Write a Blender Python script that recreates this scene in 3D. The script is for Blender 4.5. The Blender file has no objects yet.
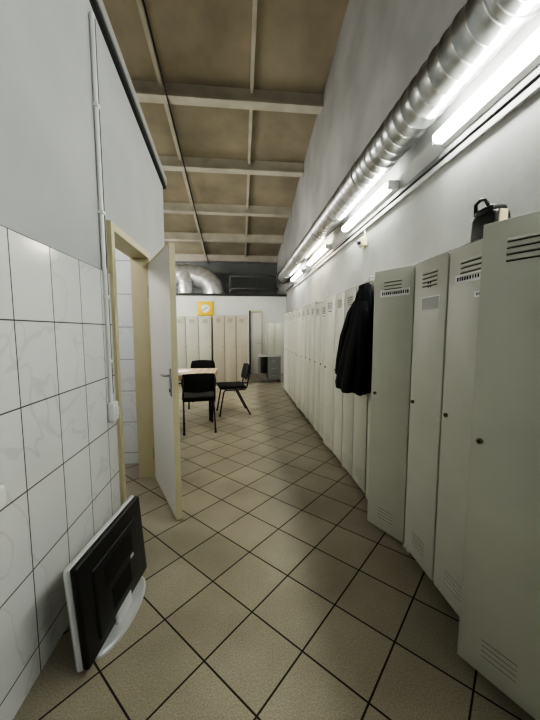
import bpy, bmesh, math, random
from mathutils import Vector, Matrix
random.seed(4)
S = bpy.context.scene

# ---------------------------------------------------------------- materials
def new_mat(name):
    m = bpy.data.materials.new(name); m.use_nodes = True
    nt = m.node_tree; b = nt.nodes["Principled BSDF"]
    return m, nt, b
def L(nt, a, b): nt.links.new(a, b)
def rgba(c): return (c[0], c[1], c[2], 1)
def mat(name, col, rough=0.5, metal=0.0, var=0.12, scale=6.0, bump=0.0, bscale=80, col2=None):
    m, nt, b = new_mat(name)
    tc = nt.nodes.new("ShaderNodeTexCoord")
    n = nt.nodes.new("ShaderNodeTexNoise"); n.inputs["Scale"].default_value = scale; n.inputs["Detail"].default_value = 6
    L(nt, tc.outputs["Object"], n.inputs["Vector"])
    r = nt.nodes.new("ShaderNodeValToRGB")
    r.color_ramp.elements[0].position = 0.3; r.color_ramp.elements[1].position = 0.7
    c2 = col2 if col2 else tuple(c*(1-var) for c in col)
    r.color_ramp.elements[0].color = rgba(c2); r.color_ramp.elements[1].color = rgba(col)
    L(nt, n.outputs["Fac"], r.inputs["Fac"]); L(nt, r.outputs["Color"], b.inputs["Base Color"])
    b.inputs["Roughness"].default_value = rough; b.inputs["Metallic"].default_value = metal
    if bump:
        n2 = nt.nodes.new("ShaderNodeTexNoise"); n2.inputs["Scale"].default_value = bscale; n2.inputs["Detail"].default_value = 4
        L(nt, tc.outputs["Object"], n2.inputs["Vector"])
        bp = nt.nodes.new("ShaderNodeBump"); bp.inputs["Strength"].default_value = bump; bp.inputs["Distance"].default_value = 0.01
        L(nt, n2.outputs["Fac"], bp.inputs["Height"]); L(nt, bp.outputs["Normal"], b.inputs["Normal"])
    return m
def emis(name, col, strength):
    m, nt, b = new_mat(name)
    b.inputs["Base Color"].default_value = rgba((.9, .9, .9))
    b.inputs["Emission Color"].default_value = rgba(col); b.inputs["Emission Strength"].default_value = strength
    return m
def tile_mat(name, axes, w, h, off, c1, c2, mortar, msize, rot=0, rough=0.25, speck=0.15, vein=False):
    m, nt, b = new_mat(name)
    tc = nt.nodes.new("ShaderNodeTexCoord")
    sp = nt.nodes.new("ShaderNodeSeparateXYZ"); L(nt, tc.outputs["Object"], sp.inputs[0])
    cb = nt.nodes.new("ShaderNodeCombineXYZ")
    L(nt, sp.outputs[axes[0]], cb.inputs[0]); L(nt, sp.outputs[axes[1]], cb.inputs[1])
    add = nt.nodes.new("ShaderNodeVectorMath"); add.operation = 'SUBTRACT'
    add.inputs[1].default_value = (off[0], off[1], 0)
    L(nt, cb.outputs[0], add.inputs[0])
    rt = nt.nodes.new("ShaderNodeVectorRotate"); rt.rotation_type = 'Z_AXIS'; rt.inputs["Angle"].default_value = rot
    L(nt, add.outputs[0], rt.inputs["Vector"])
    br = nt.nodes.new("ShaderNodeTexBrick"); br.offset = 0; br.squash = 1
    br.inputs["Scale"].default_value = 1; br.inputs["Brick Width"].default_value = w; br.inputs["Row Height"].default_value = h
    br.inputs["Mortar Size"].default_value = msize; br.inputs["Mortar Smooth"].default_value = 0.2; br.inputs["Bias"].default_value = 0
    br.inputs["Color1"].default_value = rgba(c1); br.inputs["Color2"].default_value = rgba(c2); br.inputs["Mortar"].default_value = rgba(mortar)
    L(nt, rt.outputs[0], br.inputs["Vector"])
    n = nt.nodes.new("ShaderNodeTexNoise"); n.inputs["Scale"].default_value = 2.2 if vein else 160; n.inputs["Detail"].default_value = 3 if vein else 5
    if vein: n.inputs["Distortion"].default_value = .6
    L(nt, tc.outputs["Object"], n.inputs["Vector"])
    r = nt.nodes.new("ShaderNodeValToRGB")
    if vein:
        e = r.color_ramp.elements
        e[0].position = .485; e[0].color = (1, 1, 1, 1); e[1].position = .515; e[1].color = (1, 1, 1, 1)
        x = e.new(.5); x.color = (1-speck,)*3+(1,)
    else:
        r.color_ramp.elements[0].position = .35; r.color_ramp.elements[0].color = (1-speck, 1-speck, 1-speck, 1)
        r.color_ramp.elements[1].position = .65; r.color_ramp.elements[1].color = (1, 1, 1, 1)
    L(nt, n.outputs["Fac"], r.inputs["Fac"])
    mx = nt.nodes.new("ShaderNodeMix"); mx.data_type = 'RGBA'; mx.blend_type = 'MULTIPLY'; mx.inputs[0].default_value = 1
    L(nt, br.outputs["Color"], mx.inputs[6]); L(nt, r.outputs["Color"], mx.inputs[7])
    n3 = nt.nodes.new("ShaderNodeTexNoise"); n3.inputs["Scale"].default_value = 1.6; n3.inputs["Detail"].default_value = 5
    L(nt, tc.outputs["Object"], n3.inputs["Vector"])
    r3 = nt.nodes.new("ShaderNodeValToRGB"); r3.color_ramp.elements[0].color = (.74, .73, .71, 1); r3.color_ramp.elements[1].color = (1, 1, 1, 1)
    r3.color_ramp.elements[0].position = .35; r3.color_ramp.elements[1].position = .65
    L(nt, n3.outputs["Fac"], r3.inputs["Fac"])
    mx2 = nt.nodes.new("ShaderNodeMix"); mx2.data_type = 'RGBA'; mx2.blend_type = 'MULTIPLY'; mx2.inputs[0].default_value = 0.3 if vein else 1
    L(nt, mx.outputs[2], mx2.inputs[6]); L(nt, r3.outputs["Color"], mx2.inputs[7])
    L(nt, mx2.outputs[2], b.inputs["Base Color"])
    rr = nt.nodes.new("ShaderNodeMapRange"); rr.inputs[3].default_value = rough; rr.inputs[4].default_value = .9
    L(nt, br.outputs["Fac"], rr.inputs[0]); L(nt, rr.outputs[0], b.inputs["Roughness"])
    bp = nt.nodes.new("ShaderNodeBump"); bp.invert = True; bp.inputs["Strength"].default_value = .5; bp.inputs["Distance"].default_value = .002
    L(nt, br.outputs["Fac"], bp.inputs["Height"]); L(nt, bp.outputs["Normal"], b.inputs["Normal"])
    return m

M_floor = tile_mat("floor_tile", (0, 1), .3, .3, (-.164, 1.217), (.43, .385, .30), (.375, .34, .265), (.035, .028, .022), .0042, rot=math.radians(45), rough=.28, speck=.32)
M_walltile = tile_mat("wall_tile", (1, 2), .25, .33, (.24, 1.77-.33*9), (.74, .75, .75), (.71, .72, .725), (.08, .08, .08), .003, rough=.16, speck=.12, vein=True)
M_walltile_x = tile_mat("wall_tile_x", (0, 2), .25, .33, (.24, 1.77-.33*9), (.76, .77, .77), (.73, .74, .75), (.2, .2, .2), .003, rough=.18, speck=.10, vein=True)
M_plaster = mat("plaster_grey", (.50, .51, .52), .85, var=.14, scale=1.6, bump=.15, bscale=30)
M_plaster_r = mat("plaster_stained", (.46, .462, .46), .85, var=.34, scale=1.1, bump=.2, bscale=25)
M_white = mat("wall_white", (.70, .71, .70), .8, var=.08, scale=2)
M_farwall = mat("wall_far_shade", (.27, .28, .29), .9, var=.2, scale=1.5)  # shadow on the far wall put into its base colour
M_ceil = mat("ceiling_panel", (.47, .415, .32), .85, var=.32, scale=1.2)
M_rafter = mat("rafter_paint", (.70, .665, .58), .7, var=.2, scale=3)
M_locker = mat("locker_paint", (.575, .58, .505), .40, var=.10, scale=3, bump=.06, bscale=9)
M_lockerB = mat("locker_paint_pale", (.60, .605, .54), .42, var=.08, scale=3, bump=.06, bscale=9)
M_lockerC = mat("locker_paint_grey", (.51, .52, .455), .42, var=.12, scale=4, bump=.06, bscale=9)
M_locker2 = mat("locker_paint_beige", (.50, .46, .38), .45, var=.08, scale=3)
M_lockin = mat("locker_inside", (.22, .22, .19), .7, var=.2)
M_gap = mat("dark_gap", (.02, .02, .02), .9)
M_card = mat("paper_card", (.9, .9, .89), .8, var=.03)
M_ink = mat("ink", (.03, .03, .04), .7)
M_lock = mat("brass_lock", (.25, .22, .16), .35, .9)
M_galv = mat("galvanised_steel", (.60, .61, .62), .34, .9, var=.35, scale=9)
M_foil = mat("foil_insulation", (.78, .79, .80), .35, .6, var=.3, scale=7, bump=.8, bscale=7)
M_pvc = mat("white_pvc", (.78, .78, .77), .5, var=.05)
M_grey_pvc = mat("grey_pvc", (.40, .40, .40), .5, var=.05)
M_dkpipe = mat("dark_trunking", (.13, .13, .14), .5, var=.2)
M_cable_shadow = mat("cable_and_shadow", (.04, .04, .04), .6)
M_tube = emis("fluorescent_tube", (.97, 1.0, .92), 46)
M_tubeW = emis("fluorescent_tube_warm", (1.0, .93, .70), 46)
M_tube2 = emis("hall_fill_tube", (1.0, .98, .90), 135)
M_lampw = emis("washroom_fill_light", (1.0, .99, .95), 50)
M_frame = mat("door_frame_beige", (.60, .55, .37), .5, var=.08)
M_door = mat("door_white", (.70, .70, .66), .45, var=.06, scale=2)
M_steel = mat("brushed_steel", (.5, .5, .48), .3, 1.0)
M_black = mat("black_plastic", (.012, .012, .013), .45, var=.2)
M_black2 = mat("black_vent", (.004, .004, .004), .7)
M_silver = mat("silver_plastic", (.52, .53, .54), .35, .2, var=.05)
M_fabric = mat("black_fabric", (.010, .010, .012), .9, var=.3, bump=.3, bscale=300)
M_coat = mat("coat_cloth", (.006, .007, .012), .9, var=.3, bump=.3, bscale=150)
M_yellow = mat("clock_yellow", (.85, .60, .03), .4, var=.03)
M_wood = mat("table_wood", (.42, .27, .15), .5, var=.3, scale=8)
M_cloth = tile_mat("table_cloth", (0, 1), .12, .12, (0, 0), (.62, .45, .30), (.42, .28, .18), (.7, .62, .5), .012, rough=.6)
M_desk = mat("desk_grey", (.26, .27, .26), .5)
M_desktop = mat("desk_top", (.5, .5, .48), .4)
M_cream = mat("cream_plastic", (.75, .68, .45), .5, var=.05)

# ---------------------------------------------------------------- mesh builder
class MB:
    def __init__(s): s.v = []; s.f = []; s.m = []; s.sm = []; s.mats = []
    def mi(s, m):
        if m not in s.mats: s.mats.append(m)
        return s.mats.index(m)
    def add(s, vs, fs, m, M=None, smooth=False):
        o = len(s.v); k = s.mi(m)
        for p in vs:
            p = Vector(p)
            s.v.append(M @ p if M else p)
        for f in fs: s.f.append([i+o for i in f]); s.m.append(k); s.sm.append(smooth)
    def box(s, x0, x1, y0, y1, z0, z1, m, M=None):
        s.hexa([(x0, y0, z0), (x1, y0, z0), (x1, y1, z0), (x0, y1, z0), (x0, y0, z1), (x1, y0, z1), (x1, y1, z1), (x0, y1, z1)], m, M)
    def hexa(s, v, m, M=None):
        s.add(v, [(0, 3, 2, 1), (4, 5, 6, 7), (0, 1, 5, 4), (1, 2, 6, 5), (2, 3, 7, 6), (3, 0, 4, 7)], m, M)
    def rbox(s, x0, x1, y0, y1, z0, z1, r, m, M=None, seg=3):
        bm = bmesh.new(); bmesh.ops.create_cube(bm, size=1)
        for v in bm.verts:
            v.co = Vector(((x0+x1)/2+v.co.x*(x1-x0), (y0+y1)/2+v.co.y*(y1-y0), (z0+z1)/2+v.co.z*(z1-z0)))
        bmesh.ops.bevel(bm, geom=bm.edges[:], offset=r, segments=seg, profile=.5, affect='EDGES')
        bm.verts.index_update()
        s.add([v.co.copy() for v in bm.verts], [[v.index for v in f.verts] for f in bm.faces], m, M, True)
        bm.free()
    def lathe(s, p0, p1, prof, m, seg=24, M=None, caps=True):
        p0 = Vector(p0); p1 = Vector(p1); d = (p1-p0); Ln = d.length; d.normalize()
        a = d.orthogonal().normalized(); b = d.cross(a)
        vs = []; fs = []
        for t, r in prof:
            c = p0+d*(t*Ln)
            for i in range(seg):
                an = 2*math.pi*i/seg; vs.append(c+a*(r*math.cos(an))+b*(r*math.sin(an)))
        for j in range(len(prof)-1):
            for i in range(seg):
                i2 = (i+1) % seg; fs.append((j*seg+i, j*seg+i2, (j+1)*seg+i2, (j+1)*seg+i))
        s.add(vs, fs, m, M, True)
        if caps:
            s.add(vs[:seg], [list(range(seg))[::-1]], m, M); s.add(vs[-seg:], [list(range(seg))], m, M)
    def cyl(s, p0, p1, r, m, seg=16, M=None, r2=None): s.lathe(p0, p1, [(0, r), (1, r if r2 is None else r2)], m, seg, M)
    def tube(s, pts, r, m, seg=10, M=None):
        pts = [Vector(p) for p in pts]; vs = []; fs = []; pa = None
        for k, p in enumerate(pts):
            d = ((pts[min(k+1, len(pts)-1)]-pts[max(k-1, 0)])).normalized()
            a = d.orthogonal().normalized() if pa is None else (pa-d*pa.dot(d)).normalized()
            pa = a; b = d.cross(a)
            for i in range(seg):
                an = 2*math.pi*i/seg; vs.append(p+a*(r*math.cos(an))+b*(r*math.sin(an)))
        for j in range(len(pts)-1):
            for i in range(seg):
                i2 = (i+1) % seg; fs.append((j*seg+i, j*seg+i2, (j+1)*seg+i2, (j+1)*seg+i))
        fs2 = [list(range(seg))[::-1], [len(vs)-seg+i for i in range(seg)]]
        s.add(vs, fs+fs2, m, M, True)
    def make(s, name, loc=None, rotz=0):
        me = bpy.data.meshes.new(name); me.from_pydata([tuple(v) for v in s.v], [], s.f)
        for m in s.mats: me.materials.append(m)
        for i, p in enumerate(me.polygons): p.material_index = s.m[i]; p.use_smooth = s.sm[i]
        me.validate(); me.update()
        o = bpy.data.objects.new(name, me); S.collection.objects.link(o)
        if loc: o.location = loc
        o.rotation_euler = (0, 0, rotz)
        bm = bmesh.new(); bm.from_mesh(me); bmesh.ops.recalc_face_normals(bm, faces=bm.faces[:]); bm.to_mesh(me); bm.free()
        return o

XR = 1.5; XL = -.83; XF = 1.03; YB = -3.0; YE = 12.6; XLL = -5.0
cz = lambda y: 6.71-.194*y
pt = lambda y: 3.32-(y-2.12)*.17

# ---------------------------------------------------------------- room shell
b = MB(); b.box(XLL, XR, YB, YE, -.1, 0, M_floor); b.make("floor")
XW = XR+.004
b = MB(); b.hexa([(XW, YB, 0), (XW+.15, YB, 0), (XW+.15, YE, 0), (XW, YE, 0), (XW, YB, cz(YB)), (XW+.15, YB, cz(YB)), (XW+.15, YE, cz(YE)), (XW, YE, cz(YE))], M_plaster_r); b.make("wall_right")
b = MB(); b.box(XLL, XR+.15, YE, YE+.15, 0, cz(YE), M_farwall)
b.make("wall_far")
b = MB(); b.box(XLL, XR+.15, YB-.15, YB, 0, cz(YB), M_plaster); b.make("wall_back")
b = MB(); b.hexa([(XLL-.15, YB, 0), (XLL, YB, 0), (XLL, YE, 0), (XLL-.15, YE, 0), (XLL-.15, YB, cz(YB)), (XLL, YB, cz(YB)), (XLL, YE, cz(YE)), (XLL-.15, YE, cz(YE))], M_white); b.make("wall_outer_left")
b = MB()
b.hexa([(XLL-.15, YB-.15, cz(YB-.15)), (XR+.15, YB-.15, cz(YB-.15)), (XR+.15, YE+.15, cz(YE+.15)), (XLL-.15, YE+.15, cz(YE+.15)),
        (XLL-.15, YB-.15, cz(YB-.15)+.12), (XR+.15, YB-.15, cz(YB-.15)+.12), (XR+.15, YE+.15, cz(YE+.15)+.12), (XLL-.15, YE+.15, cz(YE+.15)+.12)], M_ceil)
for y in (-.8, .9, 2.5, 4.2, 5.85, 7.5, 9.2, 10.8, 12.4):
    z = cz(y)
    b.box(XLL, XR, y-.05, y+.05, z-.19, z+.01, M_rafter)
    b.box(XLL, XR, y-.10, y+.10, z-.23, z-.19, M_rafter)
def along(b, x, w, h, m, d=0):
    b.hexa([(x-w, YB, cz(YB)-h-d), (x+w, YB, cz(YB)-h-d), (x+w, YE, cz(YE)-h-d), (x-w, YE, cz(YE)-h-d),
            (x-w, YB, cz(YB)-d), (x+w, YB, cz(YB)-d), (x+w, YE, cz(YE)-d), (x-w, YE, cz(YE)-d)], m)
for x in (-4.35, -2.82, -1.29, .24): along(b, x, .03, .08, M_rafter)
b.make("ceiling")
b = MB(); along(b, -1.19, .012, .02, M_cable_shadow, .235); b.make("ceiling_cable")

# left partition with door opening
D0, D1, DH = 2.18, 2.95, 2.05
b = MB()
def lw(y0, y1, z0, z1=None):
    x0, x1 = XL-.13, XL-.008
    za, zb = (pt(y0), pt(y1)) if z1 is None else (z1, z1)
    b.hexa([(x0, y0, z0), (x1, y0, z0), (x1, y1, z0), (x0, y1, z0), (x0, y0, za), (x1, y0, za), (x1, y1, zb), (x0, y1, zb)], M_plaster)
lw(YB, D0-.052, 0); lw(D1+.052, 3.70, 0); lw(D0-.052, D1+.052, DH+.052)
b.box(XL-.008, XL, YB, D0-.052, 0, 1.77, M_walltile)
b.box(XL-.008, XL, D1+.052, 3.70, 0, 1.77, M_walltile)
b.box(XLL, XL-.13, 3.58, 3.70, 0, pt(3.7), M_plaster)
b.make("wall_left")
b = MB(); b.hexa([(XLL, YB, pt(YB)-.1), (XL-.13, YB, pt(YB)-.1), (XL-.13, 3.58, pt(3.6)-.1), (XLL, 3.58, pt(3.6)-.1),
                  (XLL, YB, pt(YB)), (XL-.13, YB, pt(YB)), (XL-.13, 3.58, pt(3.6)), (XLL, 3.58, pt(3.6))], M_plaster); b.make("ceiling_side_room")
b = MB()
for (o0, o1, x1, m) in ((-.02, .05, XL+.03, M_silver), (-.06, -.02, XL+.02, M_cable_shadow)):
    b.hexa([(XL-.14, YB, pt(YB)+o0), (x1, YB, pt(YB)+o0), (x1, 3.74, pt(3.74)+o0), (XL-.14, 3.74, pt(3.74)+o0),
            (XL-.14, YB, pt(YB)+o1), (x1, YB, pt(YB)+o1), (x1, 3.74, pt(3.74)+o1), (XL-.14, 3.74, pt(3.74)+o1)], m)
b.make("trim_1")
b = MB()
b.box(-2.6, XL-.13, 3.30, 3.36, 0, 2.6, M_walltile_x)
b.box(-2.66, -2.6, .9, 3.36, 0, 2.6, M_walltile)
b.box(-2.6, XL-.13, .84, .9, 0, 2.6, M_walltile_x)
b.box(-2.66, XL-.13, .84, 3.36, 2.6, 2.65, M_white)
b.make("wall_washroom")
b = MB(); b.cyl((-1.7, 2.4, 2.6), (-1.7, 2.4, 2.57), .17, M_pvc, 24); b.lathe((-1.7, 2.4, 2.57), (-1.7, 2.4, 2.50), [(0, .16), (.5, .13), (.9, .06), (1, .01)], M_lampw, 24); b.make("added_washroom_lamp")  # unseen lamp added to brighten the washroom interior
b = MB()
b.box(XL-.14, XL+.02, D0-.05, D0, 0, DH+.05, M_frame); b.box(XL-.14, XL+.02, D1, D1+.05, 0, DH+.05, M_frame)
b.box(XL-.14, XL+.02, D0, D1, DH, DH+.05, M_frame)
b.make("trim_door_frame")
hx, hy = XL+.03, D1-.01
dv = Vector((.345, -.715, 0)).normalized(); nv = Vector((-dv.y, dv.x, 0))
Md = Matrix(((dv.x, nv.x, 0, hx), (dv.y, nv.y, 0, hy), (0, 0, 1, 0), (0, 0, 0, 1)))
b = MB(); W = .79
b.box(.012, W-.012, -.018, .018, .022, 2.0-.012, M_door, Md)
b.box(W-.012, W, -.02, .02, .01, 2.0, M_frame, Md); b.box(0, .012, -.02, .02, .01, 2.0, M_frame, Md)
b.box(0, W, -.02, .02, 1.988, 2.0, M_frame, Md); b.box(0, W, -.02, .02, .01, .022, M_frame, Md)
for sgn in (-1, 1):
    b.rbox(W-.085, W-.045, min(sgn*.018, sgn*.026), max(sgn*.018, sgn*.026), .93, 1.13, .003, M_steel, Md)
    b.tube([(W-.065, sgn*.02, 1.08), (W-.065, sgn*.06, 1.08), (W-.085, sgn*.065, 1.08), (W-.18, sgn*.062, 1.075)], .009, M_steel, 10, Md)
    b.cyl((W-.065, sgn*.02, .97), (W-.065, sgn*.03, .97), .012, M_black, 12, Md)
for z in (.25, 1.75): b.cyl((0, -.02, z-.05), (0, -.02, z+.05), .01, M_steel, 10, Md)
b.make("door_1")

# far partition with doorway
PY = 10.0; PZ = 2.5
b = MB()
b.box(XLL, .30, PY, PY+.1, 0, PZ, M_white); b.box(.72, XR, PY, PY+.1, 0, PZ, M_white); b.box(.30, .72, PY, PY+.1, 2.05, PZ, M_white)
b.make("wall_far_partition")
b = MB(); b.box(XLL, XR, PY-.03, PY+.13, PZ, PZ+.07, M_cable_shadow); b.make("trim_2")
b = MB()
b.box(.30, .34, PY-.02, PY+.12, 0, 2.05, M_gap); b.box(.68, .72, PY-.02, PY+.12, 0, 2.05, M_frame); b.box(.34, .68, PY-.02, PY+.12, 2.0, 2.05, M_frame)
b.box(.34, .68, PY+.03, PY+.06, .01, 2.0, M_door); b.cyl((.64, PY+.03, 1.0), (.64, PY-.03, 1.0), .015, M_steel); b.tube([(.64, PY-.03, 1.0), (.55, PY-.03, 1.0)], .01, M_steel)
b.make("door_2")

# ---------------------------------------------------------------- lockers
def locker(name, y0, n=2, w=.30, opens={}, labels={}, depth=.45, H=1.8, paint=M_locker, xf=XF):
    b = MB(); t = .012; W = n*w
    x0 = xf+.016; x1 = x0+depth
    b.box(x0, x1, 0, t, .03, H, paint); b.box(x0, x1, W-t, W, .03, H, paint)
    b.box(x0, x1, t, W-t, H-t, H, paint); b.box(x0, x1, t, W-t, .05, .05+t, paint)
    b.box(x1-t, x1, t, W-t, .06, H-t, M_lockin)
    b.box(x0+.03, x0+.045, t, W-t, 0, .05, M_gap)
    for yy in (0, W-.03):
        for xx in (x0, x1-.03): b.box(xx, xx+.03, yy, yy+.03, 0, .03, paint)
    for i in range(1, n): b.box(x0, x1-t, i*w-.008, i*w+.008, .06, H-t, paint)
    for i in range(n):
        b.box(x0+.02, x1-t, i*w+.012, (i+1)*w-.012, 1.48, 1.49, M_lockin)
        a = opens.get(i, 0)
        if not a:
            b.box(x0-.003, x0-.0005, i*w-.001, (i+1)*w+.001, .03, H-.002, M_gap)
        hyy = i*w+.006; ww = w-.012
        R = Matrix.Translation((x0, hyy, 0)) @ Matrix.Rotation(math.radians(a), 4, 'Z')
        b.rbox(-.020, -.004, 0, ww, .045, H-.010, .003, paint, R, 2)
        for k in range(4):
            z = H-.075-k*.022
            b.hexa([(-.0202, ww*.28, z-.002), (-.019, ww*.28, z-.002), (-.019, ww*.72, z-.002), (-.0202, ww*.72, z-.002),
                    (-.026, ww*.28, z-.012), (-.019, ww*.28, z-.014), (-.019, ww*.72, z-.014), (-.026, ww*.72, z-.012)], paint, R)
            b.box(-.0215, -.019, ww*.28, ww*.72, z-.0175, z-.014, M_gap, R)
            z = .2-k*.022
            b.box(-.0225, -.019, ww*.3, ww*.7, z-.006, z, paint, R); b.box(-.0215, -.019, ww*.3, ww*.7, z-.009, z-.006, M_gap, R)
        b.cyl((-.020, ww-.035, .98), (-.028, ww-.035, .98), .011, M_lock, 14, R)
        b.cyl((-.028, ww-.035, .98), (-.031, ww-.035, .98), .006, M_black, 10, R)
        for lab in labels.get(i, []):
            yc, zc, lw_, lh, kind = lab
            if kind == 3:
                for q in (-.01, .01):
                    b.box(-.0215, -.020, ww*yc+q-.003, ww*yc+q+.003, zc-lh/2, zc+lh/2, M_ink, R)
                    b.box(-.0215, -.020, ww*yc+q+.003, ww*yc+q+.008, zc+lh/2-.008, zc+lh/2-.003, M_ink, R)
                continue
            b.box(-.0225, -.0195, ww*yc-lw_/2, ww*yc+lw_/2, zc-lh/2, zc+lh/2, M_card, R)
            if kind == 1:
                rows = 1 if lh < .05 else 3
                for k in range(rows):
                    q = ww*yc-lw_/2+.008
                    zz = zc+lh/2-lh*(k+1)/(rows+1)
                    nn_ = max(4, int(lw_/.016))
                    for j in range(nn_):
                        l2 = (lw_-.016)/nn_; hh = lh*(.22 if rows == 1 else .07)
                        b.box(-.0232, -.022, q+j*l2, q+j*l2+l2*random.uniform(.45, .75), zz-hh, zz+hh, M_ink, R)
            else: b.box(-.0232, -.022, ww*yc-lw_/2+.006, ww*yc+lw_/2-.006, zc-lh/2+.006, zc+lh/2-.006, M_grey_pvc, R)
    return b.make(name, (0, y0, 0))
lab = lambda: [(random.choice((.5, .4)), random.choice((1.62, 1.58, 1.6)), random.choice((.08, .11)), .045, 1)]
locker("metal_locker", .55, opens={1: 27})
locker("metal_locker", 1.17, labels={0: [(.5, 1.64, .19, .04, 1), (.3, 1.56, .05, .025, 1)], 1: [(.5, 1.65, .03, .03, 3), (.45, 1.55, .16, .075, 2)]}, paint=M_lockerB)
locker("metal_locker", 1.78, opens={0: 27}, labels={0: [(.45, 1.64, .21, .045, 1)], 1: lab()}, paint=M_locker)
y = 2.39
for k in range(8):
    locker("metal_locker", y, opens={1: 6} if k in (1, 4) else {}, labels={0: lab(), 1: lab()} if k % 2 == 0 else {1: lab()}, paint=(M_lockerC, M_locker, M_lockerC)[k % 3], H=(1.8, 1.8, 1.77, 1.8)[k % 4])
    y += .605
def far_row(name, x0, n, w, paint, H, y):
    b = MB(); d = .45
    b.box(x0, x0+n*w, y+.02, y+d, .04, H, paint)
    b.box(x0+.02, x0+n*w-.02, y+.05, y+d-.03, 0, .04, M_gap)
    for i in range(n):
        b.rbox(x0+i*w+.006, x0+(i+1)*w-.006, y, y+.018, .06, H-.015, .003, paint, None, 2)
        b.box(x0+i*w-.003, x0+i*w+.003, y+.015, y+.021, .05, H-.01, M_gap)
        for k in range(4):
            z = H-.09-k*.025
            b.box(x0+(i+.3)*w, x0+(i+.7)*w, y-.005, y, z, z+.008, paint); b.box(x0+(i+.3)*w, x0+(i+.7)*w, y-.002, y, z-.005, z, M_gap)
        b.cyl((x0+(i+1)*w-.04, y, .98), (x0+(i+1)*w-.04, y-.012, .98), .012, M_lock, 10)
    return b.make(name)
far_row("metal_locker", -2.35, 2, .3, M_locker, 1.78, 8.25)
far_row("metal_locker", -1.73, 3, .33, M_locker, 1.78, 8.25)
far_row("wardrobe_cabinet", -.70, 3, .3, M_locker2, 1.80, 8.2)

# ---------------------------------------------------------------- services on right wall
b = MB(); y0, y1 = YB+.02, 9.6; prof = []; Ln = y1-y0; n = int(Ln/.11)
for i in range(n):
    t0 = i/n; dt = 1/n
    prof += [(t0, .150), (t0+dt*.80, .150), (t0+dt*.84, .157), (t0+dt*.93, .157), (t0+dt*.97, .150)]
prof.append((1, .15))
b.lathe((1.32, y0, 3.03), (1.32, y1, 3.03), prof, M_galv, 32)
for yy in (-1.5, .3, 1.5, 3.3, 5.1, 6.9, 8.7):
    b.lathe((1.32, yy-.015, 3.03), (1.32, yy+.015, 3.03), [(0, .162), (1, .162)], M_galv, 32)
    b.box(1.32, XR, yy-.015, yy+.015, 3.19, 3.205, M_galv)
b.lathe((1.32, 9.55, 3.03), (1.32, 9.75, 3.03), [(0, .19), (1, .19)], M_dkpipe, 24)
b.make("ventilation_duct")
for (ya, yb) in ((-2.6, -1.35), (-.6, .65), (.98, 2.22), (2.95, 4.2), (5.1, 6.4), (7.15, 8.4)):  # first two are unseen tubes behind the camera, added for light
    b = MB()
    b.rbox(XR-.055, XR, ya-.03, yb+.03, 2.725, 2.81, .006, M_pvc)
    b.box(XR-.105, XR-.05, ya-.03, ya+.0, 2.73, 2.805, M_pvc); b.box(XR-.105, XR-.05, yb, yb+.03, 2.73, 2.805, M_pvc)
    b.cyl((XR-.09, ya, 2.768), (XR-.09, yb, 2.768), .033, M_tubeW if ya > 5 and ya < 6 else M_tube, 16)
    b.make("fluorescent_lamp")
b = MB(); b.box(XR-.03, XR, YB+.01, 9.9, 2.655, 2.69, M_dkpipe); b.box(XR-.02, XR, YB+.01, 9.9, 2.60, 2.64, M_grey_pvc); b.make("cable_trunking")
b = MB(); b.rbox(XR-.07, XR, 3.62, 3.74, 2.40, 2.50, .01, M_cream); b.cyl((XR-.07, 3.68, 2.45), (XR-.10, 3.68, 2.44), .025, M_black); b.box(XR-.015, XR, 3.67, 3.69, 2.5, 2.6, M_pvc); b.make("motion_sensor")

# hall lamps added out of view to brighten the far area
for (lx, ly, z) in ((-2.6, 5.0, 3.1), (-2.7, 7.6, 3.1), (-3.9, 6.3, 3.1), (-3.2, 9.0, 3.1), (-3.3, 11.6, 3.7)):
    b = MB()
    b.rbox(lx-.06, lx+.06, ly-.65, ly+.65, z, z+.05, .006, M_pvc)
    b.cyl((lx, ly-.6, z-.025), (lx, ly+.6, z-.025), .025, M_tube2, 14)
    for q in (-.5, .5): b.cyl((lx, ly+q, z+.05), (lx, ly+q, cz(ly+q)), .006, M_steel, 8)
    b.make("added_hall_lamp")

# conduit + switch on left wall
b = MB(); cy_ = 2.03
b.cyl((XL+.01, cy_, .95), (XL+.01, cy_, 1.78), .012, M_pvc); b.cyl((XL+.006, cy_, 1.76), (XL+.006, cy_, 3.2), .013, M_pvc)
b.cyl((XL+.006, cy_+.03, 1.0), (XL+.003, cy_+.03, 3.2), .009, M_cable_shadow)  # dark strip modelled as the conduit's shadow line on the wall
b.rbox(XL, XL+.04, cy_-.04, cy_+.04, .83, .95, .008, M_pvc); b.rbox(XL+.04, XL+.048, cy_-.025, cy_+.025, .86, .92, .004, M_pvc)
for z in (1.2, 1.6, 2.1, 2.7): b.box(XL-.008, XL+.022, cy_-.02, cy_+.02, z, z+.02, M_pvc)
b.make("light_switch")
b = MB(); b.rbox(XL, XL+.03, 1.02, 1.10, .80, .88, .01, M_pvc); b.cyl((XL+.03, 1.06, .84), (XL+.034, 1.06, .84), .03, M_pvc, 20); b.make("wall_socket")

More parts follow.
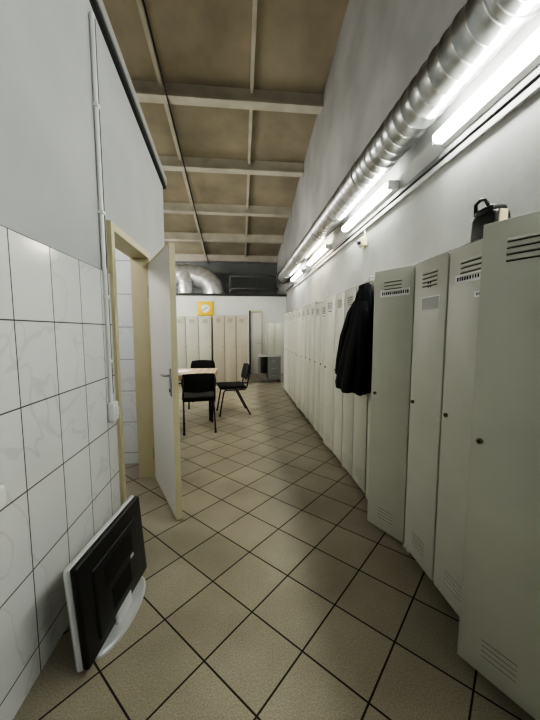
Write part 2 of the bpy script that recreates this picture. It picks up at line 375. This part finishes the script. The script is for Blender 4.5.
# ---------------------------------------------------------------- television leaning face to the wall
e1 = Vector((.07, .56, 0)).normalized(); nn = Vector((e1.y, -e1.x, 0))
th = math.radians(4); e2 = (Vector((0, 0, 1))*math.cos(th)-nn*math.sin(th)); e3 = e1.cross(e2)
o = Vector((-.635, 1.19, .024))
Mt = Matrix(((e1.x, e3.x, e2.x, o.x), (e1.y, e3.y, e2.y, o.y), (e1.z, e3.z, e2.z, o.z), (0, 0, 0, 1)))
b = MB(); W, H = .57, .45
b.rbox(0, W, -.04, -.008, 0, H, .016, M_silver, Mt)
b.box(.03, W-.03, -.042, -.039, .04, H-.03, M_black, Mt)
b.rbox(.006, W-.006, -.012, .018, .004, H-.004, .012, M_black, Mt)
b.rbox(.09, W-.09, .01, .028, .05, H-.08, .009, M_black, Mt)
for k in range(9):
    b.box(.16, W-.16, .027, .0295, H-.12-k*.012, H-.115-k*.012, M_black2, Mt)
b.box(.2, W-.2, .027, .030, .09, .19, M_black2, Mt)
b.box(W-.19, W-.16, .027, .031, .2, .215, M_silver, Mt)
b.rbox(W/2-.07, W/2+.07, -.005, .03, -.014, .06, .01, M_silver, Mt)
c = o+e1*(W*.52)
vs = []; fs = []; N = 40
for z in (0.0, .015, .022):
    k = 1 if z < .02 else .93
    for i in range(N):
        an = 2*math.pi*i/N; p = c+e1*(.22*k*math.cos(an))+nn*(.075*k*math.sin(an)); vs.append((p.x, p.y, z))
for j in range(2):
    for i in range(N): fs.append((j*N+i, j*N+(i+1) % N, (j+1)*N+(i+1) % N, (j+1)*N+i))
fs.append([2*N+i for i in range(N)]); fs.append(list(range(N))[::-1])
b.add(vs, fs, M_silver)
b.make("television")

# ---------------------------------------------------------------- coat hanging on locker front
b = MB()
def sheet(rings, m, seg=48):
    vs = []; fs = []
    for (cy, cx, ry, rx, z, amp, ph) in rings:
        for i in range(seg):
            an = 2*math.pi*i/seg
            f = 1+amp*math.sin(an*7+ph)+amp*.6*math.sin(an*11+ph*2)
            vs.append((min(cx+rx*math.cos(an)*f, XF-.014), cy+ry*math.sin(an)*f, z+amp*.06*math.sin(an*5)))
    for j in range(len(rings)-1):
        for i in range(seg): fs.append((j*seg+i, j*seg+(i+1) % seg, (j+1)*seg+(i+1) % seg, (j+1)*seg+i))
    fs.append(list(range(seg))); fs.append([len(vs)-seg+i for i in range(seg)][::-1])
    b.add(vs, fs, m, None, True)
cy = 2.34
sheet([(cy, .975, .03, .02, 1.765, 0, 0), (cy, .965, .06, .035, 1.74, .03, .2), (cy, .955, .10, .05, 1.69, .05, .4), (cy, .95, .13, .06, 1.60, .06, .6),
       (cy, .94, .155, .07, 1.48, .08, .8), (cy+.01, .925, .17, .085, 1.32, .09, 1.0), (cy+.02, .91, .185, .10, 1.15, .10, 1.2),
       (cy+.03, .895, .195, .11, .98, .11, 1.4), (cy+.03, .895, .19, .105, .93, .11, 1.45)], M_coat)
sheet([(cy+.10, .945, .03, .03, 1.64, .03, 0), (cy+.13, .92, .045, .045, 1.55, .05, 0), (cy+.16, .885, .055, .055, 1.35, .08, .5), (cy+.18, .86, .055, .055, 1.15, .08, 1), (cy+.18, .85, .05, .052, 1.04, .06, 1.3)], M_coat, 28)
sheet([(cy-.09, .93, .03, .03, 1.62, .03, 0), (cy-.12, .925, .04, .045, 1.5, .05, 0), (cy-.13, .915, .045, .05, 1.3, .08, .5), (cy-.13, .91, .045, .045, 1.08, .06, 1.3)], M_coat, 28)
b.rbox(.92, .985, cy-.045, cy+.045, 1.71, 1.755, .015, M_coat)
b.tube([(.99, cy, 1.74), (.985, cy, 1.79), (1.0, cy, 1.815), (1.06, cy, 1.808)], .004, M_steel, 8)
b.make("hanging_coat")

# ---------------------------------------------------------------- black bag on top of locker
b = MB()
z = 1.80
b.rbox(1.10, 1.20, 1.30, 1.45, z, z+.14, .03, M_black)
b.rbox(1.105, 1.195, 1.32, 1.43, z+.12, z+.165, .02, M_black)
b.tube([(1.12, 1.34, z+.14), (1.11, 1.36, z+.19), (1.11, 1.39, z+.20), (1.11, 1.42, z+.19), (1.12, 1.43, z+.14)], .008, M_black)
b.rbox(1.125, 1.165, 1.292, 1.302, z+.04, z+.13, .004, M_cream)
b.make("toiletry_bag")

# ---------------------------------------------------------------- table and chairs
b = MB()
tx0, tx1, ty0, ty1 = -1.75, -.40, 4.75, 5.5
b.rbox(tx0, tx1, ty0, ty1, .715, .745, .006, M_wood)
b.box(tx0-.004, tx1+.004, ty0-.004, ty1+.004, .743, .748, M_cloth)
for s0 in (ty0-.006, ty1+.002): b.box(tx0, tx1, s0, s0+.004, .66, .746, M_cloth)
b.box(tx1+.002, tx1+.006, ty0, ty1, .66, .746, M_cloth)
b.box(tx0+.06, tx1-.06, ty0+.06, ty0+.08, .64, .715, M_wood); b.box(tx0+.06, tx1-.06, ty1-.08, ty1-.06, .64, .715, M_wood)
for x in (tx0+.05, tx1-.09):
    for yy in (ty0+.05, ty1-.09): b.box(x, x+.04, yy, yy+.04, 0, .715, M_black)
b.make("dining_table")
b = MB()
for (x, yy, a) in ((-.95, 5.15, -.4), (-1.2, 5.0, .1)):
    b.box(-.105, .105, -.15, .15, .7485, .751, M_card, Matrix.Translation((x, yy, 0)) @ Matrix.Rotation(a, 4, 'Z'))
b.make("paper_sheets")
def chair(loc, rz):
    b = MB()
    for sx in (-.21, .21):
        b.tube([(sx, .24, 0), (sx, .17, .40), (sx, .14, .43), (sx, -.18, .43), (sx, -.215, .47), (sx, -.275, .78)], .012, M_black)
        b.tube([(sx, -.27, 0), (sx, -.06, .42)], .012, M_black)
        for yy in (.24, -.27): b.cyl((sx, yy, 0), (sx, yy, .02), .017, M_black)
    b.tube([(-.21, .14, .43), (.21, .14, .43)], .01, M_black); b.tube([(-.21, -.14, .43), (.21, -.14, .43)], .01, M_black)
    b.rbox(-.23, .23, -.20, .24, .445, .50, .025, M_fabric)
    vs = []; fs = []; nx = 12; nz = 6
    for side in (0, 1):
        for j in range(nz+1):
            for i in range(nx+1):
                u = i/nx*2-1; v = j/nz*2-1
                k = 1-.12*v*v; ed = (1-abs(u)**6)*(1-abs(v)**6)
                x = u*.235*k; zz = .70+v*.135*(1-.1*u*u)
                yb = -.262-.21*(zz-.70)+.05*u*u*.9
                vs.append((x, yb+(.026*ed if side else -.018*ed), zz))
    q = (nx+1)*(nz+1)
    for side in (0, 1):
        for j in range(nz):
            for i in range(nx):
                a = side*q+j*(nx+1)+i; f = (a, a+1, a+nx+2, a+nx+1); fs.append(f if side else f[::-1])
    b.add(vs, fs, M_fabric, None, True)
    b.make("visitor_chair", (loc[0], loc[1], 0), rz)
chair((-.60, 4.47), math.radians(10))
chair((-.14, 5.30), math.radians(100))
chair((-.72, 5.86), math.radians(180))
chair((-1.3, 4.45), math.radians(-5))

# ---------------------------------------------------------------- clock, desk, cabinet, ducting far end
b = MB(); cx, czz = -1.07, 2.1
b.rbox(cx-.25, cx+.25, PY-.04, PY-.001, czz-.22, czz+.22, .02, M_yellow)
b.cyl((cx, PY-.04, czz), (cx, PY-.046, czz), .13, M_card, 32)
for k in range(12):
    an = k*math.pi/6; b.box(-.005, .005, -.008, -.005, .10, .12, M_ink, Matrix.Translation((cx, PY-.04, czz)) @ Matrix.Rotation(an, 4, 'Y'))
b.box(-.012, .012, -.011, -.008, 0, .08, M_ink, Matrix.Translation((cx, PY-.04, czz)) @ Matrix.Rotation(1.0, 4, 'Y'))
b.box(-.009, .009, -.011, -.008, 0, .11, M_ink, Matrix.Translation((cx, PY-.04, czz)) @ Matrix.Rotation(-2.2, 4, 'Y'))
b.make("wall_clock")
b = MB()
b.box(.50, 1.12, 8.3, 8.9, .70, .73, M_desktop); b.box(.52, .55, 8.33, 8.87, 0, .70, M_desk); b.box(1.07, 1.10, 8.33, 8.87, 0, .70, M_desk)
b.box(.55, 1.07, 8.80, 8.82, .2, .70, M_desk); b.box(.75, 1.07, 8.34, 8.8, .08, .70, M_desk)
for k in range(3): b.box(.76, 1.06, 8.325, 8.34, .10+k*.2, .28+k*.2, M_desk); b.box(.87, .95, 8.31, 8.325, .18+k*.2, .195+k*.2, M_steel)
b.make("office_desk")
b = MB(); b.box(.76, 1.12, 8.42, 8.85, .731, 1.62, M_locker); b.rbox(.765, .935, 8.40, 8.418, .745, 1.61, .003, M_locker); b.rbox(.945, 1.115, 8.40, 8.418, .745, 1.61, .003, M_locker)
b.box(.92, .93, 8.385, 8.40, 1.1, 1.2, M_steel); b.box(.95, .96, 8.385, 8.40, 1.1, 1.2, M_steel); b.make("wall_cabinet")
b = MB()
b.tube([(-4.9, 10.75, 3.25), (-2.0, 10.75, 3.25), (-1.5, 10.75, 3.22), (-1.15, 10.75, 3.12), (-.92, 10.75, 2.9), (-.84, 10.75, 2.6), (-.84, 10.75, .002)], .36, M_foil, 24)
b.tube([(-1.75, 10.5, .002), (-1.75, 10.5, 2.9), (-1.75, 10.55, 3.15), (-1.75, 10.75, 3.35), (-1.75, 11.1, 3.45), (-1.75, 12.5, 3.45)], .24, M_foil, 24)
for x in (-4.2, -2.9): b.lathe((x-.03, 10.75, 3.25), (x+.03, 10.75, 3.25), [(0, .37), (1, .37)], M_galv, 24)
for zz in (2.65, 2.95): b.lathe((-1.75, 10.5, zz), (-1.75, 10.5, zz+.04), [(0, .25), (1, .25)], M_galv, 24)
b.lathe((-.84, 10.75, 2.62), (-.84, 10.75, 2.67), [(0, .372), (1, .372)], M_galv, 24)
b.make("insulated_air_duct")
b = MB(); b.tube([(-.3, 10.2, .001), (-.3, 10.2, 2.65), (-.25, 10.2, 2.74), (-.15, 10.2, 2.75), (1.25, 10.2, 2.75)], .04, M_dkpipe); b.tube([(-.3, 10.2, 2.7), (-.3, 10.2, 3.1), (-.25, 10.2, 3.15), (1.4, 10.2, 3.15)], .03, M_dkpipe)
b.make("heating_pipe")

# ---------------------------------------------------------------- world / camera
w = bpy.data.worlds.new("world"); S.world = w; w.use_nodes = True
w.node_tree.nodes["Background"].inputs[0].default_value = (.5, .55, .6, 1); w.node_tree.nodes["Background"].inputs[1].default_value = .2
S.view_settings.look = 'AgX - High Contrast'
S.view_settings.exposure = 0.3
f = 310; th = math.atan(29/f); ps = math.atan(30/f)
F = Vector((math.sin(ps)*math.cos(th), math.cos(ps)*math.cos(th), -math.sin(th)))
R = Vector((math.cos(ps), -math.sin(ps), 0)); U = R.cross(F)
cam = bpy.data.cameras.new("camera"); co = bpy.data.objects.new("camera", cam); S.collection.objects.link(co)
co.matrix_world = Matrix(((R.x, U.x, -F.x, 0), (R.y, U.y, -F.y, 0), (R.z, U.z, -F.z, 1.4), (0, 0, 0, 1)))
cam.lens = f/720*36; cam.sensor_width = 36; cam.clip_start = .02
S.camera = co
